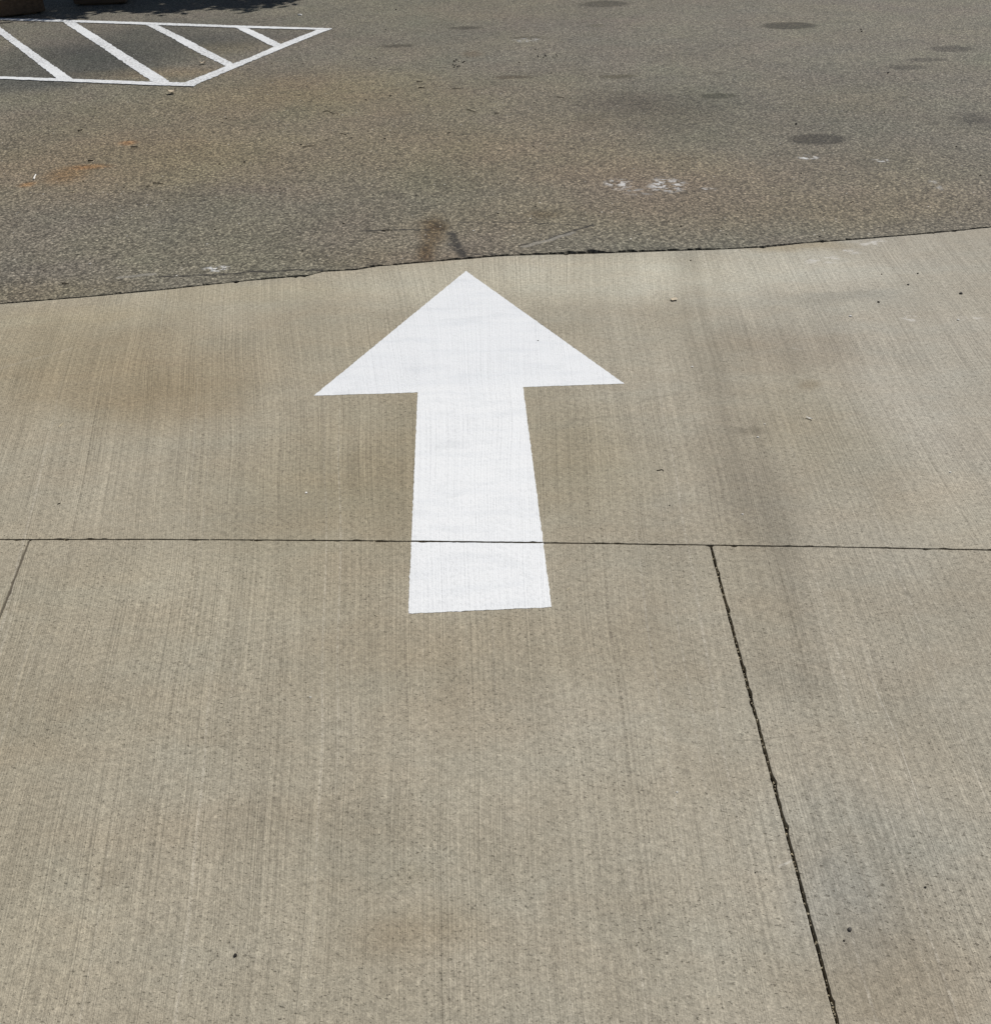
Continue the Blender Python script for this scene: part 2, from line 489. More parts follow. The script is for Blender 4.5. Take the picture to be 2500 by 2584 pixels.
def offset(pts, dist):
    out = []
    for i, p in enumerate(pts):
        a, b = pts[max(0, i - 1)], pts[min(len(pts) - 1, i + 1)]
        d = (b - a).normalized()
        dd = dist(p) if callable(dist) else dist
        out.append(p + Vector((-d.y, d.x, 0)) * dd)
    return out


def slab(name, loop, depth, mat, parent):
    bm = bmesh.new()
    top = [bm.verts.new((p.x, p.y, p.z)) for p in loop]
    bot = [bm.verts.new((p.x, p.y, -depth)) for p in loop]
    bm.faces.new(top)
    n = len(loop)
    for i in range(n):
        j = (i + 1) % n
        bm.faces.new((top[i], bot[i], bot[j], top[j]))
    bmesh.ops.triangulate(bm, faces=[f for f in bm.faces if len(f.verts) > 4])
    return link(name, from_bm(name, bm), mat, parent)


# transverse saw cut, left to right
cut = [g(*p) for p in ((0, 1361.6), (400, 1361.2), (900, 1364.6), (1500, 1371.5), (1700, 1374.3), (2100, 1380.2), (2500, 1388))]
cut = [Vector((-6, cut[0].y + .05, 0))] + cut + [Vector((6, cut[-1].y - .12, 0))]
# the kerbless edge where the concrete meets the asphalt, left to right
EDGE_PX = ((0, 767.5), (232, 748.6), (408, 732), (593, 712), (684, 703.5), (778, 696), (816, 685.5), (900, 681), (955, 671.5), (997, 669), (1073, 662),
           (1162, 655), (1229, 649), (1280, 645.6), (1377, 642.6), (1533, 639), (1617, 636), (1700, 633), (1790, 630.5), (1932, 624), (2027, 614), (2193, 602),
           (2360, 588), (2500, 573.6))
edge = [g(*p) for p in EDGE_PX]
edge = [Vector((-9, 1.9, 0)), Vector((-4, 2.78, 0))] + edge + [Vector((4.5, 4.0, 0)), Vector((9, 4.3, 0))]
jl = [g(74, 1363), g(0, 1555)]
jl = [jl[0], jl[1], Vector((jl[1].x + .06, .9, 0)), Vector((jl[1].x + .08, -4, 0))]
jr = [g(1792.4, 1377), g(1878, 1700), g(1958, 2000), g(2113, 2584)]
jr = jr + [Vector((jr[-1].x - .01, -4, 0))]

driveway = empty('driveway')
tag(driveway, kind='structure')
G2 = .0024
cut_f = resample(cut, .006)
up_edge = ragged(offset(cut_f, G2), 3, .0009, 9, .0032)                    # upper lip of the saw cut
lo_edge = [p for p in cut_f]
lo_edge = [p + (p - q) for p, q in zip(cut_f, ragged(offset(cut_f, G2), 5, .0009, 10, .0032))]   # lower lip
edge_f = resample(edge, .008)
con_edge = ragged(edge_f, 11, .0016, 3, -.012, 30)
# far slab: saw cut left-to-right, then the asphalt edge right-to-left
far_loop = [p for p in up_edge if -6 <= p.x <= 6] + [p for p in reversed(con_edge) if -6 <= p.x <= 6]
slab('concrete_slab', far_loop, .1, M_CON, driveway)


def side(j, seed, gap, sgn, chips, depth=.003):
    f = resample(j, .006)
    off = ragged([p for p in offset(f, gap)], seed, .0011, chips, depth)
    if sgn < 0:
        off = [p + (p - q) for p, q in zip(f, off)]
    return off


def x_at(line, x):
    return min(range(len(line)), key=lambda i: abs(line[i].x - x))


GL, GR = .0028, .0031
l_out, l_in = side(jl, 21, GL, -1, 4), side(jl, 22, GL, 1, 4)             # joints run towards the camera; left of travel is +x
r_out, r_in = side(jr, 23, GR, -1, 8, .0034), side(jr, 24, GR, 1, 8, .0034)


def trim(line):
    return line[1:] if line[0].y > line[1].y and line[0].y > 1.9 else line


iL0, iL1 = x_at(lo_edge, l_out[0].x), x_at(lo_edge, l_in[0].x)
iR0, iR1 = x_at(lo_edge, r_out[0].x), x_at(lo_edge, r_in[0].x)


def below(line, i):
    y = lo_edge[i].y - .002
    return [p for p in line if p.y < y]


slab('concrete_slab', [Vector((-6, -4, 0))] + list(reversed(below(l_out, iL0))) + list(reversed(lo_edge[1:iL0 + 1])) + [Vector((-6, lo_edge[0].y, 0))], .1, M_CON, driveway)
slab('concrete_slab', lo_edge[iL1 + 1:iR0] + below(r_out, iR0) + list(reversed(below(l_in, iL1))), .1, M_CON, driveway)
slab('concrete_slab', lo_edge[iR1 + 1:] + [Vector((6, -4, 0))] + list(reversed(below(r_in, iR1))), .1, M_CON, driveway)


def strip(name, line, half, z, mat, parent, wob=.002, seed=1):
    v, f = [], []
    for i, p in enumerate(line):
        a, b = line[max(0, i - 1)], line[min(len(line) - 1, i + 1)]
        d = (b - a).normalized()
        nr = Vector((-d.y, d.x, 0))
        for k in range(3):
            zz = z + wob * mnoise.noise((p.x * 60 + k * 3, p.y * 60, seed))
            v.append(p + nr * half * (k - 1) + Vector((0, 0, zz)))
        if i:
            for k in range(2):
                f.append((3 * i - 3 + k, 3 * i + k, 3 * i + k + 1, 3 * i - 2 + k))
    return link(name, mesh(name, v, f), mat, parent)


strip('joint_filler', cut_f, .008, -.011, M_SOIL, driveway, .003, 1)
strip('joint_filler', resample(jr, .008), .008, -.014, M_SOIL, driveway, .004, 2)
strip('joint_filler', resample(jl, .008), .008, -.0028, M_SILT, driveway, .001, 3)

# ground under everything, and the asphalt as one big sheet
base = link('ground', mesh('ground', [(-90, -90, -.125), (90, -90, -.125), (90, 90, -.125), (-90, 90, -.125)], [(0, 1, 2, 3)]), M_EARTH)
tag(base, kind='structure')

GAP = [(-9, .004), (g(0, 767).x, .004), (g(400, 732).x, .004), (g(800, 690).x, .006), (g(1000, 669).x, .007), (g(1150, 655).x, .010), (g(1230, 649).x, .013),
       (g(1300, 645).x, .012), (g(1400, 642).x, .018), (g(1500, 640).x, .022), (g(1600, 637).x, .024), (g(1650, 635).x, .012), (g(1900, 626).x, .009), (g(2100, 608).x, .006), (9, .008)]


def gap(p):
    x = p.x
    for (a, va), (b, vb) in zip(GAP, GAP[1:]):
        if a <= x <= b:
            return (va + (vb - va) * (x - a) / (b - a)) * max(.1, .75 + 1.0 * mnoise.noise((x * 12, 3, 0)) + .7 * mnoise.noise((x * 37, 8, 0))) + .0015
    return .006


asp_low = ragged(offset(edge_f, gap), 31, .0045, 5, .010, 22)
asp_top = offset(asp_low, lambda p: .003 + .005 * (.5 + .5 * mnoise.noise((p.x * 9, 1, 7))) + .005 * abs(mnoise.noise((p.x * 38, 5, 1))))
bm = bmesh.new()
vt = [bm.verts.new((p.x, p.y, 0)) for p in asp_top]
vl = [bm.verts.new((p.x, p.y, -.013 + .004 * mnoise.noise((p.x * 24, 2, 2)))) for p in asp_low]
vb = [bm.verts.new((p.x, p.y, -.1)) for p in asp_low]
ringv = [bm.verts.new(q) for q in ((9, 16, 0), (-9, 16, 0))]
bm.faces.new(vt + ringv)
for i in range(len(vt) - 1):
    bm.faces.new((vt[i], vl[i], vl[i + 1], vt[i + 1]))
    bm.faces.new((vl[i], vb[i], vb[i + 1], vl[i + 1]))
far = [bm.verts.new(q) for q in ((90, 16, 0), (90, 90, 0), (-90, 90, 0), (-90, 16, 0))]
bm.faces.new((ringv[0], far[0], far[1], far[2], far[3], ringv[1]))
sl1 = [bm.verts.new(q) for q in ((90, vt[-1].co.y, 0), (-90, vt[0].co.y, 0))]
bm.faces.new((vt[-1], sl1[0], far[0], ringv[0]))
bm.faces.new((sl1[1], vt[0], ringv[1], far[3]))
bmesh.ops.triangulate(bm, faces=[f for f in bm.faces if len(f.verts) > 4])
asp = link('asphalt_lot', from_bm('asphalt_lot', bm), M_ASP)
tag(asp, kind='structure')
strip('edge_filler', resample(edge, .02), .07, -.034, M_SOIL, asp, .008, 9)


# ------------------------------------------------------------------ painted marks
def dense(poly, step):
    out = []
    for a, b in zip(poly, poly[1:] + poly[:1]):
        n = max(1, int((b - a).length / step))
        out += [a.lerp(b, i / n) for i in range(n)]
    return out


def wobble(loop, amp, seed, fine=70):
    out, n = [], len(loop)
    for i, p in enumerate(loop):
        a, b = loop[i - 1], loop[(i + 1) % n]
        d = (b - a)
        d = d.normalized() if d.length > 1e-9 else Vector((1, 0, 0))
        o = amp * (mnoise.noise((p.x * fine, p.y * fine, seed)) + .6 * mnoise.noise((p.x * fine * 3.1, p.y * fine * 3.1, seed + 9)))
        out.append(p + Vector((d.y, -d.x, 0)) * o)
    return out


def paint_sheet(bm, loop, z, thick=.0006):
    top = [bm.verts.new((p.x, p.y, z)) for p in loop]
    bot = [bm.verts.new((p.x, p.y, z - thick)) for p in loop]
    f = bm.faces.new(top)
    for i in range(len(loop)):
        j = (i + 1) % len(loop)
        bm.faces.new((top[i], bot[i], bot[j], top[j]))
    bmesh.ops.triangulate(bm, faces=[f])


tip, hl, hr, nl, nr_, bl, br = [g(*p) for p in ((1175.5, 683.5), (791.5, 998.7), (1574.5, 968), (1053.7, 990.2), (1319.5, 977), (1030, 1549), (1391.5, 1532.6))]


def clip_cut(a, b):
    """where the arrow's side crosses the saw cut"""
    best = min(((abs((a.lerp(b, k / 2000)).y - cut_f[x_at(cut_f, a.lerp(b, k / 2000).x)].y), k) for k in range(2001)))
    return a.lerp(b, best[1] / 2000)


cl, cr = clip_cut(nl, bl), clip_cut(nr_, br)
def dense_open(poly, step):
    out = []
    for a, b in zip(poly, poly[1:]):
        n = max(1, int((b - a).length / step))
        out += [a.lerp(b, i / n) for i in range(n)]
    return out + [poly[-1]]


bm = bmesh.new()
dy = Vector((0, .0005, 0))
sel = [p + dy for p in up_edge if cl.x + .002 < p.x < cr.x - .002]
neck = dense_open([nl, nr_], .02)
sh_r = wobble(dense_open([Vector((cr.x, sel[-1].y, 0)), nr_], .004), .0016, 3)[:-1]
sh_l = wobble(dense_open([nl, Vector((cl.x, sel[0].y, 0))], .004), .0016, 4)[1:]
paint_sheet(bm, sel + sh_r + list(reversed(neck)) + sh_l, .0007)
head_r = wobble(dense_open([nr_, hr, tip, hl, nl], .005), .0019, 5)[1:-1]
paint_sheet(bm, neck + head_r, .0007)
sel2 = [p - dy for p in lo_edge if cl.x + .002 < p.x < cr.x - .002]
rest2 = wobble(dense_open([Vector((cl.x, sel2[0].y, 0)), bl, br, Vector((cr.x, sel2[-1].y, 0))], .003), .0019, 8)
paint_sheet(bm, list(reversed(sel2)) + rest2, .0007)
arrow = link('arrow_marking', from_bm('arrow_marking', bm), M_ARROW)
tag(arrow, 'large white straight arrow painted on the broomed concrete, pointing at the asphalt', 'road marking')
seg_pts = [p for p in cut_f if g(1118, 1368).x < p.x < g(1300, 1369).x]
strip('joint_paint', seg_pts, .0028, -.0030, M_JPAINT, arrow, .0022, 4)

hatch = empty('hatched_marking', g(420, 140))
tag(hatch, 'white painted no-parking triangle with slanting stripes on the asphalt', 'road marking')


def line_part(name, px, z, seed):
    bm = bmesh.new()
    loop = wobble(dense([g(*p) for p in px], .015), .008, seed, 26)
    paint_sheet(bm, loop, z, .002)
    return link(name, from_bm(name, bm), M_LINE, hatch)


L0, L1 = g(0, 46), g(0, 50)
line_part('border_line', [(-500, 33), (-250, 39), (0, 45.8), (180, 51), (394, 57.5), (600, 65), (838, 72), (836, 74), (797, 75.2), (600, 70.5), (394, 63.5), (190, 56.5), (0, 50.5), (-250, 43.6), (-500, 37.4)], .0045, 1)
line_part('border_line', [(836, 74.2), (815, 81), (712, 123), (587, 175), (496, 213.6), (466, 209.4), (585, 162), (630, 146), (700, 115), (789, 80), (798, 75.6)], .0042, 2)
line_part('border_line', [(-500, 176), (0, 193.7), (133, 198.3), (270, 203), (389, 207.8), (466, 209.4), (497, 213.4), (489, 218.6), (380, 215.5), (190, 207.6), (0, 199.6), (-500, 181.5)], .0048, 3)
line_part('hatch_stripe', [(-60, 25 + 8), (-24, 52), (0, 68), (60, 112), (130, 162), (189, 202.5), (147, 200.5), (80, 148), (0, 86), (-50, 48), (-84, 34)], .003, 4)
line_part('hatch_stripe', [(160, 54), (187, 54), (250, 93), (330, 144), (400, 188), (433, 209.5), (388, 208.5), (320, 163), (240, 108), (160, 56.8)], .003, 5)
line_part('hatch_stripe', [(370, 61.5), (395, 62), (460, 93), (530, 130), (592, 161.5), (571, 168), (500, 133), (430, 94), (370, 62.8)], .003, 6)
line_part('hatch_stripe', [(596, 69), (622, 69.5), (670, 92), (713, 113), (691, 119), (640, 93), (596, 70.6)], .003, 7)
line_part('hatch_stripe', [(-300, 44), (-274, 44), (-60, 195), (-105, 193)], .003, 8)

# ------------------------------------------------------------------ low timbers at the far left
t = NT('brown_timber')
gl = t.noise(t.scale(t.P, (2, 60, 60)), 1., 4, .6)
M_TIMBER = t.finish(t.mix(t.ramp(gl, .3, .7), (.085, .052, .030), (.17, .11, .066)), .75, t.bump(gl, .5, .003))
M_STEEL = simple('grey_bracket', (.20, .20, .21), (.30, .30, .31), 40, .5)


def timber(right_end, ang, length, height, width, label, bracket_at=None):
    """a low beam on two short feet; its long face looks at the camera"""
    o = empty('timber_block', right_end)
    o.rotation_euler = (0, 0, 0)
    tag(o, label, 'timber block', 'low timbers at the far end of the lot')
    R_ = Matrix.Translation(right_end) @ Matrix.Rotation(ang, 4, 'Z')

    def box(name, x0, x1, y0, y1, z0, z1, mat, bev, parent=o):
        bm = bmesh.new()
        bmesh.ops.create_cube(bm, size=1)
        bmesh.ops.scale(bm, vec=(x1 - x0, y1 - y0, z1 - z0), verts=bm.verts)
        bmesh.ops.translate(bm, vec=((x0 + x1) / 2, (y0 + y1) / 2, (z0 + z1) / 2), verts=bm.verts)
        bmesh.ops.bevel(bm, geom=bm.edges[:], offset=bev, segments=2, affect='EDGES')
        bmesh.ops.transform(bm, matrix=R_, verts=bm.verts)
        return link(name, from_bm(name, bm), mat, parent)

    box('beam', -length, 0, 0, width, .012, height, M_TIMBER, .006)
    for x in (-.12, -length / 2, -length + .12):
        box('foot', x - .05, x + .05, .02, width - .02, 0, .0125, M_TIMBER, .002)
    if bracket_at:
        x = -bracket_at
        bm = bmesh.new()                                         # bent strap: over the top and a short way down the face
        prof = [(-.007, height - .018), (-.007, height + .005), (width * .5, height + .005), (width * .5, height), (-.0005, height), (-.0005, height - .018)]
        for sx in (x - .024, x + .024):
            for q in prof:
                bm.verts.new((sx, q[0], q[1]))
        bm.verts.ensure_lookup_table()
        n = len(prof)
        for i in range(n):
            j = (i + 1) % n
            bm.faces.new((bm.verts[i], bm.verts[j], bm.verts[n + j], bm.verts[n + i]))
        bm.faces.new(bm.verts[:n])
        bm.faces.new(bm.verts[n:])
        bmesh.ops.transform(bm, matrix=R_, verts=bm.verts)
        link('strap', from_bm('strap', bm), M_STEEL, o)
    return o


a1 = (g(118, 31) - g(0, 46))
timber(g(117, 31.5), math.atan2(a1.y, a1.x), 2.2, .125, .2, 'low brown timber block with a grey strap, in the top left corner beside the hatching', .055)
timber(g(318, 10), math.atan2(.06, 1), .42, .11, .2, 'dark timber block lying deep in the tree shade behind the hatching')

# ------------------------------------------------------------------ the tree whose shade falls on the lot
M_BARK = simple('bark', (.06, .045, .033), (.12, .095, .07), 30, .9, .8, .02)
t = NT('leaf')
rnd = t.n('ObjectInfo', out='Random')
nl_ = t.noise(t.P, 3, 2, .5)
M_LEAF = t.finish(t.mix(nl_, (.035, .075, .02), (.075, .115, .035)), .55, None, .3)

SH = SUN_DIR / SUN_DIR.z                                        # a leaf at height z shades the ground at p - SH * z


def tube(bm, p, q, r0, r1, n=8):
    d = (q - p).normalized()
    u = d.orthogonal().normalized()
    v = d.cross(u)
    ra = [bm.verts.new(p + (u * math.cos(a) + v * math.sin(a)) * r0) for a in [2 * math.pi * k / n for k in range(n)]]
    rb = [bm.verts.new(q + (u * math.cos(a) + v * math.sin(a)) * r1) for a in [2 * math.pi * k / n for k in range(n)]]
    for k in range(n):
        bm.faces.new((ra[k], ra[(k + 1) % n], rb[(k + 1) % n], rb[k]))


# clumps are placed so that their shade covers the back of the lot down to the line seen in the photograph
SHADE_EDGE = [(-9, 8.4), (g(0, 40).x, 8.75), (g(60, 56).x, 8.62), (g(160, 55).x, 8.58), (g(235, 40).x, 8.84), (g(300, 30).x, 9.0), (g(400, 43).x, 8.76), (g(455, 33).x, 8.90),
              (g(500, 28).x, 8.95), (g(560, 27).x, 8.95), (g(610, 32).x, 8.75), (g(680, 20).x, 8.95), (g(745, 8).x, 9.2), (-1.15, 10.0), (-.6, 11.2)]


def shade_y(x):
    for (a, va), (b, vb) in zip(SHADE_EDGE, SHADE_EDGE[1:]):
        if a <= x <= b:
            return va + (vb - va) * (x - a) / (b - a)
    return 99


TR = random.Random(5)
trunk_at = Vector((-1.9, 14.6, 0))
tree = empty('shade_tree', trunk_at)
tag(tree, 'broad leafy tree standing beyond the lot, casting dappled shade near the hatching', 'tree')
clumps = []
while len(clumps) < 300:
    x = TR.uniform(-8.5, -.7)
    y0 = shade_y(x)
    y = y0 + abs(TR.gauss(0, 2.0)) + .22
    if y > y0 + 6.5:
        continue
    z = TR.uniform(2.4, 4.6) + min(1.0, .3 * (y - y0))
    clumps.append((Vector((x, y, 0)) + SH * z, z, y - y0))
for k in range(120):                                             # fringe twigs that make the broken rim of the shade
    x = TR.uniform(-4.6, -1.3)
    z = TR.uniform(2.4, 3.3)
    clumps.append((Vector((x, shade_y(x) + TR.uniform(-.10, .30), 0)) + SH * z, z, -1.))
lv, lf = [], []
for cpt, z, dy in clumps:
    rim = dy < 0
    inner = max(0., min(1., dy / 1.2))
    R0 = .10 if rim else .14 + .30 * inner
    for k in range(10 if rim else int(60 + 260 * inner)):
        p = cpt + Vector((TR.gauss(0, R0 * (1.8 if rim else 1)), TR.gauss(0, R0), TR.gauss(0, R0 * .6)))
        q = p - SH * p.z
        if q.y < shade_y(q.x) - (TR.random() ** 2 * .22 if rim else -.05 + .1 * TR.random()):
            continue
        a, til = TR.uniform(0, 6.28), TR.gauss(0, .5)
        u = Vector((math.cos(a), math.sin(a), til)).normalized() * TR.uniform(.04, .07)
        n_ = Vector((TR.gauss(0, .4), TR.gauss(0, .4), 1)).normalized()
        v = n_.cross(u).normalized() * u.length * .5
        i = len(lv)
        lv += [p - u, p - v * .9 + u * .1, p + u * 1.1, p + v]
        lf.append((i, i + 1, i + 2, i + 3))
link('crown', mesh('crown', lv, lf), M_LEAF, tree)
bm = bmesh.new()
fork = trunk_at + Vector((.1, -.2, 2.6))
tube(bm, trunk_at + Vector((0, 0, -.1)), trunk_at + Vector((.03, -.05, .6)), .26, .2)
tube(bm, trunk_at + Vector((.03, -.05, .6)), fork, .2, .15)
for cpt, z, dy in clumps[::9]:
    mid = fork.lerp(cpt, .55) + Vector((0, 0, .35))
    tube(bm, fork, mid, .07, .035, 6)
    tube(bm, mid, cpt, .035, .01, 5)
link('trunk', from_bm('trunk', bm), M_BARK, tree)

# ------------------------------------------------------------------ small things lying about
M_DARKSTONE = simple('dark_stone', (.012, .011, .010), (.035, .03, .027), 400, .8)
M_GREYSTONE = simple('grey_stone', (.06, .055, .048), (.12, .11, .10), 400, .85)
M_WHITE = simple('white_chip', (.66, .64, .60), (.82, .80, .76), 300, .8)
M_PALE = simple('pale_leaf', (.42, .35, .25), (.60, .52, .40), 120, .8)
M_TWIG = simple('twig', (.018, .014, .010), (.045, .035, .025), 300, .9)
M_STRAW = simple('straw', (.45, .38, .25), (.66, .58, .42), 300, .8)


def pebble_mesh(seed, flat=.7):
    r = random.Random(seed)
    bm = bmesh.new()
    bmesh.ops.create_icosphere(bm, subdivisions=2, radius=1)
    for v in bm.verts:
        k = 1 + .28 * mnoise.noise(v.co * 1.3 + Vector((seed * 3.1, 0, 0))) + .12 * mnoise.noise(v.co * 3 + Vector((0, seed, 0)))
        v.co *= k
        v.co.z = max(v.co.z * flat, -.45)
        v.co.x *= 1 + .25 * r.random()
    me = from_bm('pebble', bm)
    return me


PEB = [pebble_mesh(i) for i in range(6)]


def pebble(px, py, rpx, label, mat, name='pebble', cat='pebble', grp='pebbles lying on the ground', k=[0], stretch=1.):
    k[0] += 1
    p = g(px, py)
    dist = (p - Vector((0, 0, CAM_H))).length
    r = rpx * dist / F * (.85 if grp == 'small pebbles on the asphalt' else 1.)
    me = PEB[k[0] % 6].copy()
    o = link(name, me, mat)
    o.location = (p.x, p.y, r * .4)
    o.scale = (r * stretch, r, r)
    o.rotation_euler = (0, 0, k[0] * 1.9 if stretch == 1. else 0)
    return tag(o, label, cat, grp)


def flake(px, py, wpx, ratio, label, mat, name, cat, grp, lift=.004, seed=0, ang=0., curl=.3, poly=None):
    """a thin curled scrap: leaf, paint flake, splinter"""
    p = g(px, py)
    dist = (p - Vector((0, 0, CAM_H))).length
    w_ = wpx * dist / F / 2
    r = random.Random(seed)
    bm = bmesh.new()
    nu, nv = 7, 4
    grid = []
    for i in range(nu):
        row = []
        s = i / (nu - 1) * 2 - 1
        prof = (1 - abs(s) ** 2.4) ** .6 if poly is None else poly(s)
        for j in range(nv):
            q = j / (nv - 1) * 2 - 1
            z = lift + curl * w_ * (s * s * .8 + q * q * ratio * .6) + w_ * .08 * r.uniform(-1, 1)
            row.append(Vector((s * w_, q * w_ * ratio * max(.08, prof) + .12 * w_ * math.sin(s * 2.2), max(.0008, z))))
        grid.append(row)
    rot = Matrix.Translation(p) @ Matrix.Rotation(ang, 4, 'Z')
    top = [[bm.verts.new(rot @ q) for q in row] for row in grid]
    bot = [[bm.verts.new(rot @ (q - Vector((0, 0, .0006)))) for q in row] for row in grid]
    for i in range(nu - 1):
        for j in range(nv - 1):
            bm.faces.new((top[i][j], top[i + 1][j], top[i + 1][j + 1], top[i][j + 1]))
            bm.faces.new((bot[i][j], bot[i][j + 1], bot[i + 1][j + 1], bot[i + 1][j]))
    for i in range(nu - 1):
        bm.faces.new((top[i][0], bot[i][0], bot[i + 1][0], top[i + 1][0]))
        bm.faces.new((top[i][-1], top[i + 1][-1], bot[i + 1][-1], bot[i][-1]))
    for j in range(nv - 1):
        bm.faces.new((top[0][j], top[0][j + 1], bot[0][j + 1], bot[0][j]))
        bm.faces.new((top[-1][j], bot[-1][j], bot[-1][j + 1], top[-1][j + 1]))
    bmesh.ops.translate(bm, vec=-p, verts=bm.verts)
    o = link(name, from_bm(name, bm), mat)
    o.location = p
    return tag(o, label, cat, grp)


def twig(pts_px, rad, label, mat=None, name='twig', cat='twig', grp='twigs lying on the ground', lift=None):
    pts = [g(*q) for q in pts_px]
    o0 = pts[0].copy()
    bm = bmesh.new()
    path = []
    for a, b in zip(pts, pts[1:]):
        path += [a.lerp(b, k / 3) for k in range(3)]
    path.append(pts[-1])
    for i, q in enumerate(path):
        q.z = rad * (1. + .5 * abs(mnoise.noise((i * .9, q.x * 9, q.y * 9)))) + (lift or 0) * math.sin(math.pi * i / (len(path) - 1))
    n = 6
    if grp == 'twigs scattered on the asphalt':
        rad *= .62
    prev = None
    for i, q in enumerate(path):
        d = (path[min(i + 1, len(path) - 1)] - path[max(0, i - 1)]).normalized()
        u = d.cross(Vector((0, 0, 1))).normalized()
        v = d.cross(u)
        rr = rad * (1 - .45 * i / len(path)) * (1 + .2 * mnoise.noise((i * 2.3, q.x * 30, 0)))
        ring = [bm.verts.new(q - o0 + (u * math.cos(6.283 * k / n) + v * math.sin(6.283 * k / n)) * rr) for k in range(n)]
        if prev:
            for k in range(n):
                bm.faces.new((prev[k], prev[(k + 1) % n], ring[(k + 1) % n], ring[k]))
        else:
            first = ring
        prev = ring
    bm.faces.new(first)
    bm.faces.new(list(reversed(prev)))
    o = link(name, from_bm(name, bm), mat or M_TWIG)
    o.location = o0
    return tag(o, label, cat, grp)


GC, GA = 'small pebbles on the concrete', 'small pebbles on the asphalt'
for px, py, r, lab, m in (
    (594, 2412, 4.2, 'round black pebble on bare concrete near the bottom edge, left of centre', M_DARKSTONE),
    (2143, 2347, 4.6, 'dark grey pebble on the bluish concrete right of the long joint', M_GREYSTONE),
    (2129, 2375, 2.2, 'tiny dark chip just below the grey pebble by the long joint', M_DARKSTONE),
    (2334, 2240, 2.4, 'small black pebble on the bluish patch at the lower right', M_DARKSTONE),
    (1905, 2203, 1.7, 'tiny black speck of stone just left of the long joint', M_DARKSTONE),
    (1742, 657.6, 1.8, 'tiny black pebble on concrete just below the asphalt edge', M_DARKSTONE),
    (2224, 692, 1.6, 'smallest black pebble of the loose trio at the upper right concrete', M_DARKSTONE),
    (2315, 690, 1.9, 'black pebble at the top of the loose trio at the upper right concrete', M_DARKSTONE),
    (2291, 718.5, 2.6, 'flat dark chip below the black pebbles at the upper right concrete', M_GREYSTONE),
    (2424, 741, 3.6, 'round grey pebble on the concrete near the right edge of the picture', M_GREYSTONE),
    (2216, 762.5, 2.7, 'round black pebble left of the grey one on the upper right concrete', M_DARKSTONE),
    (1357, 860, 1.8, 'tiny dark pebble lying on the right half of the white arrowhead', M_DARKSTONE),
    (1689, 1276, 1.8, 'tiny dark pebble on concrete between the arrow shaft and the long joint', M_DARKSTONE),
):
    pebble(px, py, r, lab, m, grp=GC)
for px, py, r, lab in (
    (2008, 313, 3.2, 'black pebble above the big dark oil spot on the asphalt'),
    (2240, 184, 2.8, 'black pebble under the paired dark smears at the upper right'),
    (2412, 370, 2.2, 'black pebble right of the big oil spot, near the right edge'),
    (2172, 74, 2.2, 'upper one of two dark crumbs far right of the topmost oil spot'),
    (2173, 79, 2.2, 'lower one of two dark crumbs far right of the topmost oil spot'),
    (1721, 417, 1.9, 'black pebble just right of the white scuffs on the asphalt'),
    (2021, 437, 1.9, 'black pebble on asphalt straight below the big dark oil spot'),
    (924, 252, 2.5, 'left one of two black pebbles on the tan dusty asphalt above the arrow'),
    (985, 242, 2.6, 'right one of two black pebbles on the tan dusty asphalt above the arrow'),
    (971, 349, 2.7, 'black pebble on the dusty asphalt straight above the arrow tip, left of centre'),
    (888, 348, 2.0, 'brown black crumb left of the pebble above the arrow'),
    (1351, 124, 2.2, 'black pebble below the thin dark smear at the top centre'),
    (1310, 157, 2.0, 'black pebble above the arched dark smear at the top centre'),
    (973, 74, 1.8, 'black pebble left of the thin dark smear near the top'),
    (999, 24, 2.2, 'dark crumb near the top edge of the picture, left of centre'),
    (1390, 184, 1.9, 'dark crumb right of the arched smear on the asphalt'),
    (760, 365, 2.6, 'black pebble at the left end of a long thin twig'),
    (617, 409, 2.9, 'oblong black crumb on the dusty asphalt left of centre'),
    (1137, 588 - 48, 2.0, 'dark crumb above the rusty stain near the asphalt edge'),
    (1718, 571, 3.0, 'dark clod on the asphalt above the black edge gap'),
    (1687, 558, 2.2, 'small dark clod left of the larger clod above the edge gap'),
    (2147, 511, 2.0, 'black pebble on the asphalt at the right, above the concrete edge'),
    (2068, 597, 2.2, 'black pebble lying close to the concrete edge at the right'),
):
    pebble(px, py, r, lab, M_DARKSTONE, grp=GA)
for i in range(16):
    pebble(1143 + TR.uniform(0, 30), 148 + TR.uniform(0, 22), TR.uniform(1.3, 2.2), 'black crumb in the loose cluster at the top centre of the asphalt', M_DARKSTONE, 'crumb', 'crumb', 'cluster of black crumbs on the asphalt')
for i in range(9):
    pebble(1352 + TR.uniform(0, 60), 136 + TR.uniform(0, 10), TR.uniform(1.2, 1.8), 'dark crumb in the thin row right of the loose cluster', M_DARKSTONE, 'crumb', 'crumb', 'row of dark crumbs on the asphalt')
pebble(757, 38, 3.0, 'white pebble on the asphalt to the right of the hatching tip', M_WHITE, grp='white bits on the asphalt', stretch=1.5)

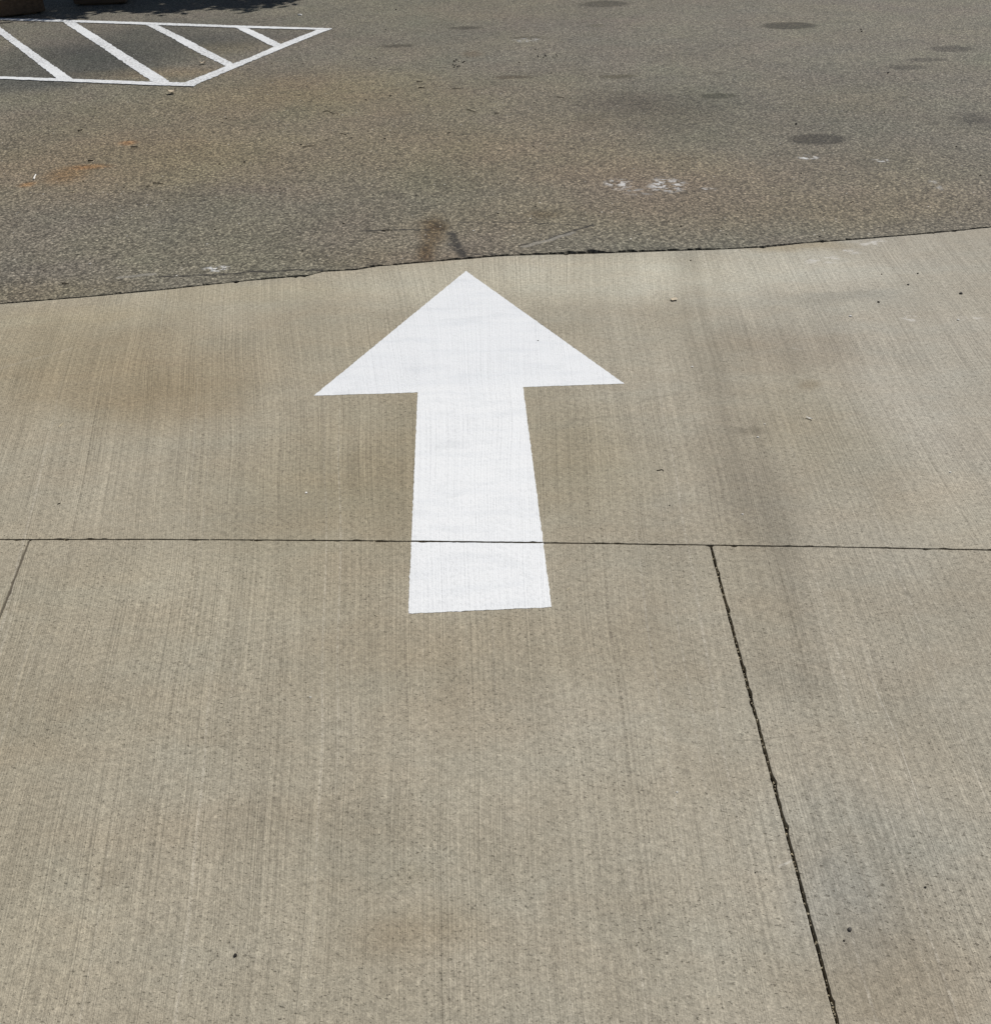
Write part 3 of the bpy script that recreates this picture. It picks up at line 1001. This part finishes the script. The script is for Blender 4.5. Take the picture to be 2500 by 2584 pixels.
GW = 'white chips on the concrete'
for px, py, r, lab in (
    (2145, 798, 2.8, 'white chip with crumbs on the upper right concrete, below the black pebbles'),
    (2417, 807.6, 2.4, 'round white chip on the concrete near the right edge'),
    (1746, 926, 2.2, 'white chip on the dark swath right of the arrowhead'),
    (1912, 1103.5, 2.3, 'white chip beside the dark smear, below the curled sliver'),
    (1873, 1298, 2.0, 'white chip just above the crosswise joint, right of the arrow'),
    (2397, 1192, 2.0, 'white chip on the pale concrete at the right edge, above the joint'),
    (1929, 1070, 1.5, 'tiny white speck above the dark smear right of the arrow'),
    (783, 1760, 1.8, 'white chip on the big slab below the crosswise joint, left of centre'),
    (1708, 2000, 1.8, 'white speck on the big slab left of the long joint'),
):
    pebble(px, py, r, lab, M_WHITE, 'stone_chip', 'chip', GW, stretch=1.2)

tri = lambda s: max(.05, (1 - s) / 2)
box_ = lambda s: 1.
flake(773, 1243, 8, .9, 'tiny white triangular flake on the concrete left of the arrow shaft', M_WHITE, 'paint_flake', 'flake', None, .001, 3, 1.57, .1, tri)
flake(1700, 757, 15, .85, 'pale square flake lifting off the concrete right of the arrow tip', M_PALE, 'flake', 'flake', None, .004, 4, .1, .15, box_)
flake(2041, 1057, 18, .22, 'curled white sliver on the concrete right of the arrowhead', M_WHITE, 'paper_sliver', 'sliver', None, .003, 5, -.9, .3)
flake(435, 236, 20, .8, 'dry pale leaf below the corner of the hatching', M_PALE, 'dry_leaf', 'leaf', 'dry leaves on the asphalt', .008, 6, .4, .6)
flake(512, 161.5, 14, .75, 'small dry leaf lying inside the hatching between two stripes', M_PALE, 'dry_leaf', 'leaf', 'dry leaves on the asphalt', .008, 7, .3, .5)
flake(543, 679, 14, .3, 'white scrap at the asphalt edge, left one of a pair', M_WHITE, 'white_scrap', 'scrap', 'white scraps at the asphalt edge', .002, 8, .2, .2)
flake(567, 676.5, 15, .25, 'white scrap at the asphalt edge, right one of a pair', M_WHITE, 'white_scrap', 'scrap', 'white scraps at the asphalt edge', .002, 9, .35, .2)
flake(183, 485, 13, .2, 'pale splinter on the asphalt below the orange dirt', M_STRAW, 'splinter', 'splinter', 'pale splinters on the asphalt', .002, 10, 0, .1)
twig([(86, 454), (88, 448), (91, 442)], .004, 'short white stick on the asphalt left of the orange dirt', M_WHITE, 'stick', 'stick', None)
twig([(149, 1078), (155, 1072), (160, 1068)], .0012, 'pale straw on the concrete near the left edge', M_STRAW, 'straw', 'straw', 'straws on the concrete')
twig([(1430, 1491), (1436, 1484)], .0009, 'pale straw right of the foot of the arrow shaft', M_STRAW, 'straw', 'straw', 'straws on the concrete')
twig([(944, 1551), (953, 1557)], .0007, 'fine pale straw left of the foot of the arrow shaft', M_STRAW, 'straw', 'straw', 'straws on the concrete')
twig([(1657, 1188), (1665, 1187), (1669, 1185), (1674, 1189)], .0012, 'short bent dark twig on the concrete right of the arrow shaft', grp='twigs on the concrete')
twig([(146, 1273), (153, 1270)], .0013, 'tiny dark twig on the concrete at the left, above the crosswise joint', grp='twigs on the concrete')
GT = 'twigs scattered on the asphalt'
for pts, rad, lab in (
    ([(1178, 276), (1188, 280), (1203, 285)], .0035, 'straight black twig above the arrow, slanting down to the right'),
    ([(1051, 207.5), (1066, 206.5)], .0045, 'upper one of two short black sticks on the asphalt above the arrow'),
    ([(1056, 223.5), (1070, 222.5)], .0055, 'lower one of two short black sticks on the asphalt above the arrow'),
    ([(1140, 224), (1163, 223)], .0025, 'thin dark twig right of the two short black sticks'),
    ([(198, 333), (209, 329)], .006, 'short black stick on the asphalt above the orange dirt'),
    ([(223, 408), (236, 408)], .006, 'short black stick beside the orange dirt, to its upper right'),
    ([(331, 373), (348, 372)], .005, 'black stick just below the small orange spot'),
    ([(157, 717), (166, 717), (174, 719)], .004, 'dark twig close to the concrete edge at the left'),
    ([(386, 463), (400, 463), (412, 465)], .0035, 'thin dark twig in the middle of the left asphalt'),
    ([(370, 471), (379, 470)], .0035, 'short thin twig below the one in the middle of the left asphalt'),
    ([(764, 371), (780, 369), (797, 367)], .0025, 'long thin twig with a pebble at its left end'),
    ([(964, 583), (992, 582)], .0035, 'dark twig on the asphalt left of the rusty stain'),
    ([(814, 283), (826, 279.5), (835, 284), (842, 288), (850, 285), (855, 291)], .0025, 'curly black wire like twig right of the hatching corner'),
    ([(1405, 244), (1414, 246.5), (1424, 247)], .003, 'thin dark twig on the asphalt right of centre, above the arrow'),
    ([(1128, 337), (1138, 333)], .003, 'faint short twig on the asphalt above the arrow tip'),
    ([(858, 338), (875, 340)], .003, 'thin dark twig left of the black pebble above the arrow'),
    ([(1248, 287), (1260, 286.5)], .004, 'short dark twig right of the slanting black twig'),
):
    twig(pts, rad, lab, grp=GT)


# ------------------------------------------------------------------ grit nobody could count
def grit(name, spots, mat, label, cat):
    v, f = [], []
    base_v = [(1, 0, 0), (-.5, .87, 0), (-.5, -.87, 0), (.1, .05, 1)]
    for p, r in spots:
        a, k = rng.uniform(0, 6.28), len(v)
        ca, sa = math.cos(a), math.sin(a)
        st = rng.uniform(.6, 1.7)
        for q in base_v:
            x, y = q[0] * st + rng.uniform(-.25, .25), q[1] + rng.uniform(-.25, .25)
            v.append((p[0] + r * (ca * x - sa * y), p[1] + r * (sa * x + ca * y), p[2] + r * q[2] * .8 - .0003))
        f += [(k, k + 1, k + 3), (k + 1, k + 2, k + 3), (k + 2, k, k + 3)]
    o = link(name, mesh(name, v, f), mat)
    return tag(o, label, cat, kind='stuff')


def scatter(n, fn):
    out = []
    while len(out) < n:
        s = fn()
        if s:
            out.append(s)
    return out


def asp_spot():
    px, py = rng.uniform(-50, 2550), rng.uniform(-10, 740)
    p = g(px, py)
    if p.y < edge_f[x_at(edge_f, p.x)].y + .05:
        return None
    dust = math.exp(-((px - 700) / 600) ** 2 - ((py - 300) / 190) ** 2)
    if rng.random() > .12 + dust:
        return None
    return (p, rng.uniform(.0012, .0042) * (1 if rng.random() < .9 else 1.7))


def asp_pale():
    p = g(rng.uniform(-50, 2550), rng.uniform(-10, 740))
    return None if p.y < edge_f[x_at(edge_f, p.x)].y + .05 else (p, rng.uniform(.0010, .0028))


def edge_spot():
    i = int(rng.integers(0, len(edge_f)))
    p = edge_f[i]
    if not -2 < p.x < 2.2:
        return None
    wide = gap(p)
    if rng.random() > .15 + wide * 30:
        return None
    return (Vector((p.x, p.y + rng.uniform(.2, 1.5) * wide, -.030 + rng.uniform(0, .016))), rng.uniform(.002, .007))


def joint_spot():
    line = jr if rng.random() < .75 else cut
    i = int(rng.integers(0, len(line) - 1))
    p = line[i].lerp(line[i + 1], rng.random())
    return (Vector((p.x + rng.uniform(-.0015, .0015), p.y + rng.uniform(-.001, .001), rng.uniform(-.006, -.0005))), rng.uniform(.0007, .0024)) if p.y > .6 and abs(p.x) < 1.4 else None


def con_spot():
    p = g(rng.uniform(0, 2500), rng.uniform(600, 2584))
    return (p, rng.uniform(.0005, .0013)) if p.y < edge_f[x_at(edge_f, p.x)].y - .02 else None


grit('dark_grit', scatter(900, asp_spot), M_TWIG, 'fine dark grit and needle bits scattered over the dusty asphalt', 'grit')
grit('pale_grit', scatter(500, asp_pale), M_WHITE, 'sparse white grains scattered over the asphalt', 'grit')
grit('edge_crumbs', scatter(500, edge_spot), simple('crumbs', (.07, .066, .06), (.16, .15, .135), 200), 'broken asphalt crumbs along the concrete edge', 'crumbs')
grit('joint_debris', scatter(230, joint_spot), M_STRAW, 'pale sand and chaff caught in the concrete joints', 'debris')
grit('concrete_grit', scatter(170, con_spot), M_GREYSTONE, 'scattered dark sand grains on the concrete', 'grit')
